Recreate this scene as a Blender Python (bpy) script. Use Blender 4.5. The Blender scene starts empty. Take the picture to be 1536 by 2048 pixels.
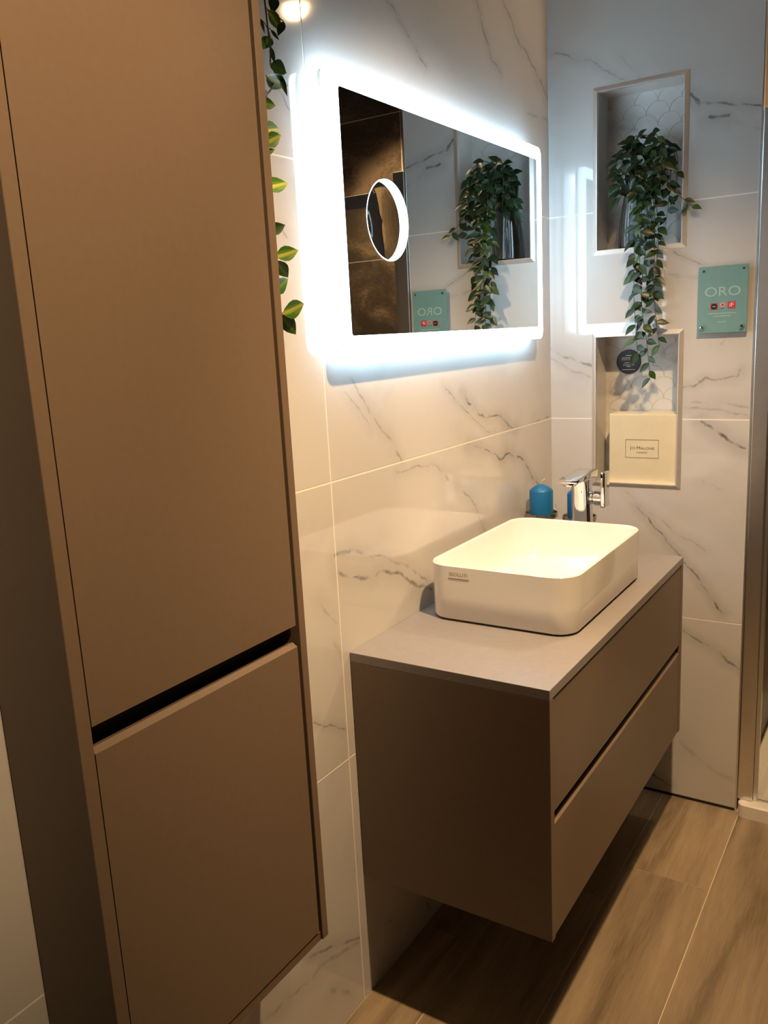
import bpy, bmesh, math, random
from mathutils import Vector, Matrix

# ------------------------------------------------------------------ camera, world, light, exposure
scene = bpy.context.scene
COL = scene.collection
F_PX = 1672.8
CAM = Vector((0.9864, -2.5027, 1.4818))
YAW, PITCH, ROLL = math.radians(33.14), math.radians(-11.858), math.radians(-3.011)
fwd = Vector((-math.sin(YAW)*math.cos(PITCH), math.cos(YAW)*math.cos(PITCH), math.sin(PITCH)))
r0 = Vector((math.cos(YAW), math.sin(YAW), 0)); u0 = r0.cross(fwd)
rt = math.cos(ROLL)*r0 + math.sin(ROLL)*u0
up = -math.sin(ROLL)*r0 + math.cos(ROLL)*u0
cd = bpy.data.cameras.new('camera'); cam = bpy.data.objects.new('camera', cd); COL.objects.link(cam)
cd.sensor_fit = 'VERTICAL'; cd.sensor_height = 36.0; cd.lens = F_PX*36.0/2048.0
cd.clip_start = 0.02
M = Matrix((rt, up, -fwd)).transposed().to_4x4(); M.translation = CAM
cam.matrix_world = M
scene.camera = cam

w = bpy.data.worlds.new('world'); scene.world = w; w.use_nodes = True
w.node_tree.nodes['Background'].inputs[0].default_value = (1.0, 0.8, 0.6, 1)
w.node_tree.nodes['Background'].inputs[1].default_value = 0.0

scene.view_settings.view_transform = 'Standard'
scene.view_settings.look = 'None'
scene.view_settings.gamma = 1.0
scene.view_settings.use_curve_mapping = False
scene.view_settings.exposure = -0.06
try:
    scene.cycles.use_denoising = True
    scene.cycles.adaptive_threshold = 0.02
    scene.cycles.max_bounces = 8; scene.cycles.diffuse_bounces = 3; scene.cycles.glossy_bounces = 5; scene.cycles.transmission_bounces = 8
    scene.cycles.sample_clamp_indirect = 8.0
    scene.cycles.blur_glossy = 0.2
except Exception:
    pass

WARM = (1.0, 0.65, 0.34)
MIRROR_COOL = (0.60, 0.83, 1.0)
# ceiling spots: (x, y, z of lens, energy, cone degrees, blend, tilt target)
SPOTS = [
    (0.82, -1.18, 2.585, 245.0, 84.0, 1.0, (0.25, -0.65, 0.85), 'ceiling downlight above the basin with a warm lens'),
    (0.95, 0.45, 2.585, 120.0, 120.0, 0.6, (0.95, 0.45, 0.0), 'ceiling downlight over the shower tray'),
    (1.30, -1.94, 2.585, 190.0, 50.0, 0.9, (0.10, -1.83, 1.60), 'unseen downlight added to brighten the tall cabinet'),  # added lamp, lifts the cabinet doors and the wall beside them
    (0.90, 0.00, 2.585, 20.0, 150.0, 0.5, (0.20, -1.00, 1.00), 'ceiling downlight above the shower threshold'),
]
EMIT_FRONT, EMIT_BACK, EMIT_RING = 12.0, 24.0, 4.0

random.seed(7)
# ------------------------------------------------------------------ helpers
def new_mat(name):
    m = bpy.data.materials.new(name); m.use_nodes = True
    return m, m.node_tree, m.node_tree.nodes['Principled BSDF']

def mat(name, col, rough=0.5, metal=0.0, noise=0.0, nscale=20.0, bump=0.0, spec=0.5, coat=0.0, stretch=None):
    m, nt, b = new_mat(name)
    b.inputs['Base Color'].default_value = (*col, 1); b.inputs['Roughness'].default_value = rough
    b.inputs['Metallic'].default_value = metal; b.inputs['Specular IOR Level'].default_value = spec
    b.inputs['Coat Weight'].default_value = coat
    g = nt.nodes.new('ShaderNodeNewGeometry')
    src = g.outputs['Position']
    if stretch:
        mp = nt.nodes.new('ShaderNodeMapping'); mp.inputs['Scale'].default_value = stretch
        nt.links.new(src, mp.inputs['Vector']); src = mp.outputs[0]
    n = nt.nodes.new('ShaderNodeTexNoise'); n.inputs['Scale'].default_value = nscale; n.inputs['Detail'].default_value = 5
    nt.links.new(src, n.inputs['Vector'])
    if noise > 0:
        mr = nt.nodes.new('ShaderNodeMapRange')
        mr.inputs['From Min'].default_value = 0.3; mr.inputs['From Max'].default_value = 0.7
        mr.inputs['To Min'].default_value = 1-noise; mr.inputs['To Max'].default_value = 1+noise*0.5
        nt.links.new(n.outputs['Fac'], mr.inputs['Value'])
        mx = nt.nodes.new('ShaderNodeVectorMath'); mx.operation = 'SCALE'
        mx.inputs[0].default_value = col
        nt.links.new(mr.outputs[0], mx.inputs['Scale']); nt.links.new(mx.outputs[0], b.inputs['Base Color'])
    if bump > 0:
        bp = nt.nodes.new('ShaderNodeBump'); bp.inputs['Strength'].default_value = bump; bp.inputs['Distance'].default_value = 0.002
        nt.links.new(n.outputs['Fac'], bp.inputs['Height']); nt.links.new(bp.outputs[0], b.inputs['Normal'])
    return m

def emit_mat(name, col, strength):
    m, nt, b = new_mat(name)
    b.inputs['Base Color'].default_value = (0.8, 0.8, 0.8, 1); b.inputs['Roughness'].default_value = 0.5
    b.inputs['Emission Color'].default_value = (*col, 1); b.inputs['Emission Strength'].default_value = strength
    return m

def marble(name, axes, polylines, base=(0.62, 0.615, 0.605), rough=0.05, cloud=0.10):
    """polished marble-look porcelain; veins run along the given polylines (world metres in the wall plane)"""
    m, nt, b = new_mat(name); N = nt.nodes; Lk = nt.links
    g = N.new('ShaderNodeNewGeometry'); sp = N.new('ShaderNodeSeparateXYZ'); Lk.new(g.outputs['Position'], sp.inputs[0])
    cb = N.new('ShaderNodeCombineXYZ'); Lk.new(sp.outputs[axes[0]], cb.inputs[0]); Lk.new(sp.outputs[axes[1]], cb.inputs[1])
    def wob(scale, amp, src):
        n = N.new('ShaderNodeTexNoise'); n.inputs['Scale'].default_value = scale; n.inputs['Detail'].default_value = 4
        Lk.new(src, n.inputs['Vector'])
        s = N.new('ShaderNodeVectorMath'); s.operation = 'SUBTRACT'; s.inputs[1].default_value = (0.5, 0.5, 0.5)
        Lk.new(n.outputs['Color'], s.inputs[0])
        k = N.new('ShaderNodeVectorMath'); k.operation = 'MULTIPLY'; k.inputs[1].default_value = (amp, amp, 0)
        Lk.new(s.outputs[0], k.inputs[0])
        a = N.new('ShaderNodeVectorMath'); a.operation = 'ADD'; Lk.new(src, a.inputs[0]); Lk.new(k.outputs[0], a.inputs[1])
        return a.outputs[0]
    P = wob(55.0, 0.010, wob(11.0, 0.045, cb.outputs[0]))
    total = None
    def vmath(op, a, bb=None):
        n = N.new('ShaderNodeVectorMath'); n.operation = op
        for i, v in enumerate((a, bb)):
            if v is None: continue
            if isinstance(v, tuple): n.inputs[i].default_value = v
            else: Lk.new(v, n.inputs[i])
        return n
    def fmath(op, a, bb, clamp=False):
        n = N.new('ShaderNodeMath'); n.operation = op; n.use_clamp = clamp
        for i, v in enumerate((a, bb)):
            if isinstance(v, (int, float)): n.inputs[i].default_value = v
            else: Lk.new(v, n.inputs[i])
        return n.outputs[0]
    def mrange(v, f0, f1, t0, t1):
        n = N.new('ShaderNodeMapRange'); n.interpolation_type = 'SMOOTHSTEP'
        Lk.new(v, n.inputs['Value'])
        for k, x in (('From Min', f0), ('From Max', f1), ('To Min', t0), ('To Max', t1)): n.inputs[k].default_value = x
        return n.outputs[0]
    # blotchy strength along the veins
    bn = N.new('ShaderNodeTexNoise'); bn.inputs['Scale'].default_value = 26; bn.inputs['Detail'].default_value = 3
    Lk.new(cb.outputs[0], bn.inputs['Vector'])
    blot = mrange(bn.outputs['Fac'], 0.32, 0.66, 0.25, 1.15)
    for pts, wd, st in polylines:
        dmin = None
        for (a, c) in zip(pts[:-1], pts[1:]):
            A = (a[0], a[1], 0.0); BA = (c[0]-a[0], c[1]-a[1], 0.0); L2 = BA[0]**2+BA[1]**2
            if L2 < 1e-8: continue
            pa = vmath('SUBTRACT', P, A).outputs[0]
            dt = vmath('DOT_PRODUCT', pa, (BA[0]/L2, BA[1]/L2, 0.0)).outputs['Value']
            h = fmath('MULTIPLY', dt, 1.0, True)
            sc = N.new('ShaderNodeVectorMath'); sc.operation = 'SCALE'; sc.inputs[0].default_value = BA; Lk.new(h, sc.inputs['Scale'])
            d = vmath('DISTANCE', pa, sc.outputs[0]).outputs['Value']
            dmin = d if dmin is None else fmath('MINIMUM', dmin, d)
        core = fmath('MULTIPLY', mrange(dmin, 0.0005, wd*0.75, st*0.85, 0.0), blot)
        haze = mrange(dmin, 0.0, wd*4.5, st*0.22, 0.0)
        v = fmath('MAXIMUM', core, haze)
        total = v if total is None else fmath('MAXIMUM', total, v)
    cn = N.new('ShaderNodeTexNoise'); cn.inputs['Scale'].default_value = 3.2; cn.inputs['Detail'].default_value = 6
    cn.inputs['Distortion'].default_value = 1.2
    Lk.new(cb.outputs[0], cn.inputs['Vector'])
    cl = mrange(cn.outputs['Fac'], 0.5, 0.78, 0.0, cloud)
    total = cl if total is None else fmath('ADD', total, cl, True)
    mix = N.new('ShaderNodeMix'); mix.data_type = 'RGBA'
    Lk.new(total, mix.inputs['Factor'])
    mix.inputs[6].default_value = (*base, 1); mix.inputs[7].default_value = (0.10, 0.10, 0.105, 1)
    Lk.new(mix.outputs[2], b.inputs['Base Color'])
    b.inputs['Roughness'].default_value = rough; b.inputs['IOR'].default_value = 1.55
    return m

def mesh_from_bm(name, bm, smooth=False):
    bmesh.ops.recalc_face_normals(bm, faces=bm.faces)
    me = bpy.data.meshes.new(name); bm.to_mesh(me); bm.free()
    if smooth:
        for p in me.polygons: p.use_smooth = True
        try: me.set_sharp_from_angle(angle=math.radians(35))
        except Exception: pass
    return me

def obj(name, bm, material, parent=None, origin=None, smooth=False, **props):
    """bm holds world coordinates; origin is the object's own location"""
    if origin is None:
        origin = parent.matrix_world.translation if parent else Vector((0, 0, 0))
    origin = Vector(origin)
    bmesh.ops.translate(bm, verts=bm.verts, vec=-origin)
    me = mesh_from_bm(name, bm, smooth)
    o = bpy.data.objects.new(name, me); COL.objects.link(o)
    if material: me.materials.append(material)
    if parent:
        o.parent = parent; o.location = origin - WLOC[parent.name]
    else:
        o.location = origin
    WLOC[o.name] = origin.copy()
    for k, v in props.items(): o[k] = v
    return o
WLOC = {}

def place(name, me, matrix, parent, **props):
    """link an object that shares mesh data; matrix is in world space"""
    o = bpy.data.objects.new(name, me); COL.objects.link(o)
    o.parent = parent
    o.matrix_parent_inverse = Matrix.Translation(-WLOC[parent.name])
    o.matrix_basis = matrix
    for k, v in props.items(): o[k] = v
    return o

def thing(name, loc, label, cat, group=None):
    o = bpy.data.objects.new(name, None); COL.objects.link(o); o.location = loc
    o.empty_display_size = 0.05
    o['label'] = label; o['category'] = cat
    if group: o['group'] = group
    WLOC[o.name] = Vector(loc)
    return o

def tag(o, label, cat, group=None):
    o['label'] = label; o['category'] = cat
    if group: o['group'] = group
    return o

def pt(o): return WLOC[o.name]

def box(bm, x0, x1, y0, y1, z0, z1, bev=0.0, seg=2):
    r = bmesh.ops.create_cube(bm, size=1.0)
    vs = r['verts']
    for v in vs:
        v.co = Vector(((x0+x1)/2 + v.co.x*(x1-x0), (y0+y1)/2 + v.co.y*(y1-y0), (z0+z1)/2 + v.co.z*(z1-z0)))
    if bev > 0:
        es = list({e for v in vs for e in v.link_edges})
        bmesh.ops.bevel(bm, geom=es, offset=bev, segments=seg, profile=0.5, affect='EDGES')
    return bm

def bmbox(*a, **k):
    return box(bmesh.new(), *a, **k)

def rrect(x0, x1, y0, y1, r, n=6):
    """rounded rectangle outline, counter-clockwise"""
    pts = []
    for cx, cy, a0 in ((x1-r, y1-r, 0), (x0+r, y1-r, 90), (x0+r, y0+r, 180), (x1-r, y0+r, 270)):
        for i in range(n+1):
            a = math.radians(a0 + 90*i/n); pts.append((cx+r*math.cos(a), cy+r*math.sin(a)))
    return pts

def loft(bm, loops, cap0=True, cap1=True):
    rings = [[bm.verts.new(p) for p in lp] for lp in loops]
    n = len(rings[0])
    for a, b in zip(rings[:-1], rings[1:]):
        for i in range(n):
            bm.faces.new((a[i], a[(i+1) % n], b[(i+1) % n], b[i]))
    if cap0: bm.faces.new(rings[0][::-1])
    if cap1: bm.faces.new(rings[-1])
    return bm

def lathe(bm, prof, c, seg=32, axis='Z', flute=0.0, nfl=0):
    """prof: list of (r, h)"""
    rings = []
    for r, h in prof:
        ring = []
        for i in range(seg):
            a = 2*math.pi*i/seg; rr = r*(1+flute*math.cos(nfl*a)) if nfl else r
            x, y = rr*math.cos(a), rr*math.sin(a)
            p = (x, y, h) if axis == 'Z' else ((h, x, y) if axis == 'X' else (x, h, y))
            ring.append(bm.verts.new((c[0]+p[0], c[1]+p[1], c[2]+p[2])))
        rings.append(ring)
    for a, b in zip(rings[:-1], rings[1:]):
        for i in range(seg):
            bm.faces.new((a[i], a[(i+1) % seg], b[(i+1) % seg], b[i]))
    if prof[0][0] > 1e-6: bm.faces.new(rings[0][::-1])
    if prof[-1][0] > 1e-6: bm.faces.new(rings[-1])
    return bm

def tube(bm, pts, r, seg=6, r1=None):
    pts = [Vector(p) for p in pts]; rings = []
    for i, p in enumerate(pts):
        t = (pts[min(i+1, len(pts)-1)] - pts[max(i-1, 0)]).normalized()
        ref = Vector((0, 0, 1)) if abs(t.z) < 0.9 else Vector((1, 0, 0))
        a = t.cross(ref).normalized(); b = t.cross(a)
        rr = r if r1 is None else r + (r1-r)*i/(len(pts)-1)
        rings.append([bm.verts.new(p + a*rr*math.cos(2*math.pi*k/seg) + b*rr*math.sin(2*math.pi*k/seg)) for k in range(seg)])
    for x, y in zip(rings[:-1], rings[1:]):
        for k in range(seg): bm.faces.new((x[k], x[(k+1) % seg], y[(k+1) % seg], y[k]))
    bm.faces.new(rings[0][::-1]); bm.faces.new(rings[-1])
    return bm

def smooth_path(pts, n=5):
    """Catmull-Rom through pts"""
    P = [Vector(p) for p in pts]; P = [P[0]*2-P[1]] + P + [P[-1]*2-P[-2]]; out = []
    for i in range(1, len(P)-2):
        for k in range(n):
            t = k/n; a, b, c, d = P[i-1], P[i], P[i+1], P[i+2]
            out.append(0.5*((2*b) + (c-a)*t + (2*a-5*b+4*c-d)*t*t + (3*b-3*c+d-a)*t**3))
    out.append(P[-2]); return out

def text(name, body, size, material, parent, loc, xdir, ydir, align='CENTER', depth=0.0003, spacing=1.0, xs=1.0):
    cu = bpy.data.curves.new(name, 'FONT'); cu.body = body; cu.size = size; cu.align_x = align; cu.align_y = 'CENTER'
    cu.extrude = depth; cu.space_character = spacing; cu.resolution_u = 4
    tmp = bpy.data.objects.new(name+'_tmp', cu); COL.objects.link(tmp)
    bpy.context.view_layer.update()
    me = bpy.data.meshes.new_from_object(tmp.evaluated_get(bpy.context.evaluated_depsgraph_get()))
    bpy.data.objects.remove(tmp); bpy.data.curves.remove(cu)
    me.name = name; me.materials.clear(); me.materials.append(material)
    X = Vector(xdir).normalized(); Y = Vector(ydir).normalized(); Z = X.cross(Y)
    m = Matrix((X*xs, Y, Z)).transposed().to_4x4(); m.translation = Vector(loc)
    return place(name, me, m, parent)

# ------------------------------------------------------------------ vein paths of the marble tiles
VL =[
  ([(-0.880,2.154),(-0.814,2.114),(-0.730,2.065)],0.006,0.55),
  ([(-0.462,2.276),(-0.424,2.219),(-0.379,2.158),(-0.332,2.139)],0.008,0.6),
  ([(-0.304,2.320),(-0.221,2.254),(-0.131,2.210),(-0.012,2.134)],0.012,0.5),
  ([(-0.154,2.068),(-0.014,2.071)],0.012,0.35),
  ([(-1.103,1.414),(-1.051,1.354),(-1.017,1.314),(-0.958,1.261),(-0.908,1.208)],0.009,0.5),
  ([(-1.107,1.377),(-1.063,1.330),(-1.026,1.288)],0.007,0.4),
  ([(-0.703,1.359),(-0.631,1.316),(-0.556,1.273),(-0.485,1.232),(-0.421,1.204)],0.006,0.45),
  ([(-0.599,1.338),(-0.562,1.310),(-0.503,1.272),(-0.431,1.253),(-0.341,1.228),(-0.270,1.203)],0.008,0.8),
  ([(-0.133,1.202),(-0.024,1.211)],0.012,0.5),
  ([(-0.581,1.197),(-0.458,1.159),(-0.380,1.129),(-0.332,1.141),(-0.245,1.109),(-0.202,1.078),(-0.116,1.016)],0.009,0.9),
  ([(-0.927,1.190),(-0.860,1.177),(-0.777,1.174),(-0.717,1.151),(-0.647,1.095),(-0.579,1.054),(-0.541,1.009),(-0.492,0.957)],0.008,0.45),
  ([(-1.177,1.053),(-1.124,1.045),(-1.060,1.023),(-0.983,0.996),(-0.941,0.972),(-0.880,0.939),(-0.817,0.896)],0.009,0.6),
  ([(-1.177,1.021),(-1.117,0.990),(-1.057,0.973),(-1.014,0.975),(-0.957,0.955),(-0.898,0.918),(-0.802,0.869)],0.011,0.75),
  ([(-1.242,0.967),(-1.189,0.908)],0.01,0.3),
  ([(-1.253,1.915),(-1.213,1.871)],0.007,0.5),
  ([(-1.233,1.753),(-1.215,1.720)],0.006,0.35),
  ([(-1.275,1.670),(-1.264,1.660)],0.006,0.4),
  ([(-1.289,0.732),(-1.189,0.674)],0.006,0.6),
  ([(-1.360,0.250),(-1.293,0.216),(-1.233,0.183),(-1.174,0.150)],0.009,0.6),
  ([(-1.518,0.214),(-1.428,0.203),(-1.381,0.203),(-1.303,0.189),(-1.184,0.145)],0.014,0.4),
  ([(-1.294,0.110),(-1.233,0.053)],0.01,0.4),
  ([(-0.896,0.063),(-0.868,0.032)],0.012,0.7),
  ([(-1.070,0.131),(-1.017,0.081)],0.008,0.4),
  ([(-1.206,0.867),(-1.172,0.811)],0.012,0.25),
]
VB =[
  ([(0.022,2.253),(0.153,2.195),(0.220,2.149)],0.006,0.45),
  ([(0.211,2.209),(0.245,2.168),(0.277,2.138)],0.008,0.25),
  ([(0.405,2.072),(0.429,2.049),(0.473,2.033),(0.522,2.020),(0.581,2.015)],0.008,0.8),
  ([(0.451,2.006),(0.498,1.993)],0.01,0.85),
  ([(0.498,1.991),(0.542,1.973),(0.581,1.952)],0.014,0.25),
  ([(0.362,1.674),(0.407,1.647),(0.443,1.625)],0.005,0.55),
  ([(0.355,1.613),(0.374,1.608)],0.005,0.5),
  ([(0.374,1.605),(0.428,1.590)],0.014,0.25),
  ([(0.004,1.416),(0.046,1.390),(0.094,1.368),(0.131,1.357)],0.011,0.65),
  ([(0.004,1.384),(0.070,1.344),(0.122,1.325)],0.007,0.6),
  ([(0.398,1.296),(0.435,1.301),(0.466,1.318),(0.502,1.317),(0.545,1.321),(0.559,1.337)],0.007,0.7),
  ([(0.401,1.250),(0.496,1.250),(0.578,1.234)],0.012,0.4),
  ([(0.401,1.238),(0.497,1.228),(0.575,1.210)],0.009,0.5),
  ([(0.446,1.200),(0.482,1.175),(0.519,1.152),(0.539,1.138),(0.578,1.122)],0.01,0.95),
  ([(0.266,0.940),(0.293,0.914),(0.330,0.868),(0.360,0.837),(0.396,0.797),(0.461,0.720),(0.530,0.628)],0.007,0.85),
  ([(0.235,0.977),(0.363,0.885),(0.473,0.806)],0.007,0.35),
  ([(0.412,0.557),(0.466,0.532),(0.515,0.513),(0.545,0.486),(0.582,0.464)],0.008,0.75),
  ([(0.398,0.211),(0.505,0.126),(0.579,0.103)],0.02,0.25),
  ([(0.331,0.061),(0.383,0.031)],0.008,0.8),
  ([(0.009,0.923),(0.076,0.846)],0.008,0.3),
  ([(0.497,1.410),(0.541,1.462)],0.008,0.25),
  ([(0.453,1.026),(0.509,1.007)],0.008,0.25),
]

# ------------------------------------------------------------------ materials
M_GROUT = mat('white_grout', (0.93, 0.90, 0.84), 0.8, noise=0.05, nscale=60)
M_TAUPE = mat('taupe_matt_lacquer', (0.193, 0.140, 0.098), 0.42, noise=0.04, nscale=90, bump=0.02)
M_TAUPE_TOP = mat('taupe_laminate_top', (0.275, 0.258, 0.254), 0.33, noise=0.05, nscale=70)
M_DARKREC = mat('dark_recess', (0.03, 0.027, 0.024), 0.6, noise=0.1)
M_CERAMIC = mat('white_ceramic', (0.86, 0.845, 0.82), 0.07, noise=0.01, nscale=8, coat=0.3)
M_CHROME = mat('chrome', (0.74, 0.76, 0.79), 0.06, metal=1.0, noise=0.02, nscale=30)
M_ALU = mat('brushed_aluminium', (0.80, 0.79, 0.78), 0.34, metal=1.0, noise=0.06, nscale=40, stretch=(1, 1, 20))
M_DISH = mat('smoked_metal', (0.42, 0.38, 0.33), 0.22, metal=1.0, noise=0.1, nscale=60)
M_TRIM = mat('satin_trim_metal', (0.78, 0.76, 0.73), 0.45, metal=0.65, noise=0.03, nscale=40)
M_CANDLE = mat('blue_wax', (0.006, 0.145, 0.36), 0.38, noise=0.08, nscale=50, bump=0.05)
M_WICK = mat('white_wick', (0.75, 0.72, 0.65), 0.8, noise=0.1, nscale=200)
M_CREAM = mat('cream_card', (0.74, 0.66, 0.46), 0.5, noise=0.03, nscale=30)
M_INK = mat('dark_ink', (0.10, 0.08, 0.06), 0.6, noise=0.1)
M_BLACK = mat('black_plastic', (0.012, 0.012, 0.013), 0.35, noise=0.1)
M_SOIL = mat('dark_soil', (0.03, 0.022, 0.015), 0.9, noise=0.4, nscale=120, bump=0.5)
M_WHITE_PRINT = mat('white_print', (0.78, 0.80, 0.80), 0.5, noise=0.02)
M_PALE_PRINT = mat('pale_print', (0.36, 0.52, 0.53), 0.45, noise=0.02)
M_RED = mat('red_print', (0.55, 0.03, 0.05), 0.5, noise=0.05)
M_PINK = mat('pink_print', (0.75, 0.42, 0.40), 0.5, noise=0.05)
M_WALLPAINT = mat('brown_wall_paint', (0.07, 0.055, 0.045), 0.7, noise=0.05, nscale=6)
M_CEIL = mat('grey_ceiling_paint', (0.25, 0.23, 0.21), 0.8, noise=0.03, nscale=5)
M_TRAY = mat('white_acrylic', (0.82, 0.78, 0.72), 0.25, noise=0.02, nscale=10)
M_STEM = mat('green_stem', (0.035, 0.05, 0.018), 0.6, noise=0.2, nscale=80)
M_LENS = emit_mat('warm_lamp_lens', WARM, 120.0)
M_LED = emit_mat('led_border_glow', MIRROR_COOL, EMIT_FRONT)
M_EDGEBLOOM = emit_mat('edge_bloom_glow', MIRROR_COOL, EMIT_FRONT*0.7)  # emission stands in for bloom along the mirror's edge
M_LEDBACK = emit_mat('led_back_glow', MIRROR_COOL, EMIT_BACK)
M_LEDRING = emit_mat('led_ring_glow', MIRROR_COOL, EMIT_RING)

def mirror_mat(name, tint):
    m, nt, b = new_mat(name)
    b.inputs['Base Color'].default_value = (*tint, 1); b.inputs['Metallic'].default_value = 1.0; b.inputs['Roughness'].default_value = 0.0
    n = nt.nodes.new('ShaderNodeTexNoise'); n.inputs['Scale'].default_value = 3
    mr = nt.nodes.new('ShaderNodeMapRange'); mr.inputs['To Min'].default_value = 0.0; mr.inputs['To Max'].default_value = 0.012
    nt.links.new(n.outputs['Fac'], mr.inputs['Value']); nt.links.new(mr.outputs[0], b.inputs['Roughness'])
    return m
M_MIRROR = mirror_mat('silvered_mirror', (0.80, 0.83, 0.82))

def glass_mat(name, tint, rough=0.0):
    m, nt, b = new_mat(name)
    b.inputs['Base Color'].default_value = (*tint, 1); b.inputs['Transmission Weight'].default_value = 1.0
    b.inputs['Roughness'].default_value = rough; b.inputs['IOR'].default_value = 1.45
    return m
M_GLASS = glass_mat('clear_glass', (0.90, 0.95, 0.96))
M_DOORGLASS = glass_mat('smoked_shower_glass', (0.86, 0.90, 0.88))

def sign_mat():
    m, nt, b = new_mat('teal_back_painted_glass')
    n = nt.nodes.new('ShaderNodeTexNoise'); n.inputs['Scale'].default_value = 6
    cr = nt.nodes.new('ShaderNodeMix'); cr.data_type = 'RGBA'
    cr.inputs[6].default_value = (0.16, 0.33, 0.35, 1); cr.inputs[7].default_value = (0.20, 0.37, 0.38, 1)
    nt.links.new(n.outputs['Fac'], cr.inputs['Factor']); nt.links.new(cr.outputs[2], b.inputs['Base Color'])
    b.inputs['Roughness'].default_value = 0.08; b.inputs['Coat Weight'].default_value = 0.5
    return m
M_SIGN = sign_mat()

def leaf_mat(name, c_edge, c_mid, mid_amt):
    m, nt, b = new_mat(name); N = nt.nodes; Lk = nt.links
    tc = N.new('ShaderNodeTexCoord'); sp = N.new('ShaderNodeSeparateXYZ'); Lk.new(tc.outputs['Object'], sp.inputs[0])
    ab = N.new('ShaderNodeMath'); ab.operation = 'ABSOLUTE'; Lk.new(sp.outputs[0], ab.inputs[0])
    mpp = N.new('ShaderNodeMapping'); mpp.inputs['Scale'].default_value = (5, 0.35, 1); Lk.new(tc.outputs['Object'], mpp.inputs['Vector'])
    n = N.new('ShaderNodeTexNoise'); n.inputs['Scale'].default_value = 3; Lk.new(mpp.outputs[0], n.inputs['Vector'])
    ad = N.new('ShaderNodeMath'); ad.operation = 'MULTIPLY_ADD'; ad.inputs[1].default_value = 0.35
    Lk.new(n.outputs['Fac'], ad.inputs[0]); Lk.new(ab.outputs[0], ad.inputs[2])
    mr = N.new('ShaderNodeMapRange'); mr.inputs['From Min'].default_value = 0.14; mr.inputs['From Max'].default_value = 0.30
    mr.inputs['To Min'].default_value = mid_amt; mr.inputs['To Max'].default_value = 0.0
    Lk.new(ad.outputs[0], mr.inputs['Value'])
    mx = N.new('ShaderNodeMix'); mx.data_type = 'RGBA'
    mx.inputs[6].default_value = (*c_edge, 1); mx.inputs[7].default_value = (*c_mid, 1)
    Lk.new(mr.outputs[0], mx.inputs['Factor'])
    oi = N.new('ShaderNodeObjectInfo'); hs = N.new('ShaderNodeHueSaturation')
    mv = N.new('ShaderNodeMapRange'); mv.inputs['To Min'].default_value = 0.6; mv.inputs['To Max'].default_value = 1.5
    Lk.new(oi.outputs['Random'], mv.inputs['Value']); Lk.new(mv.outputs[0], hs.inputs['Value'])
    Lk.new(mx.outputs[2], hs.inputs['Color']); Lk.new(hs.outputs[0], b.inputs['Base Color'])
    b.inputs['Roughness'].default_value = 0.38
    return m
M_LEAF = leaf_mat('dark_green_leaf', (0.009, 0.030, 0.008), (0.020, 0.055, 0.012), 0.6)
M_LEAF2 = leaf_mat('olive_green_leaf', (0.025, 0.062, 0.008), (0.055, 0.105, 0.015), 0.7)
M_VAR = leaf_mat('variegated_leaf', (0.05, 0.17, 0.012), (0.55, 0.60, 0.10), 0.9)
M_VAR2 = leaf_mat('green_vine_leaf', (0.02, 0.085, 0.010), (0.16, 0.30, 0.03), 0.7)
M_VAR0 = leaf_mat('deep_green_vine_leaf', (0.010, 0.045, 0.012), (0.03, 0.10, 0.02), 0.6)

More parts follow.
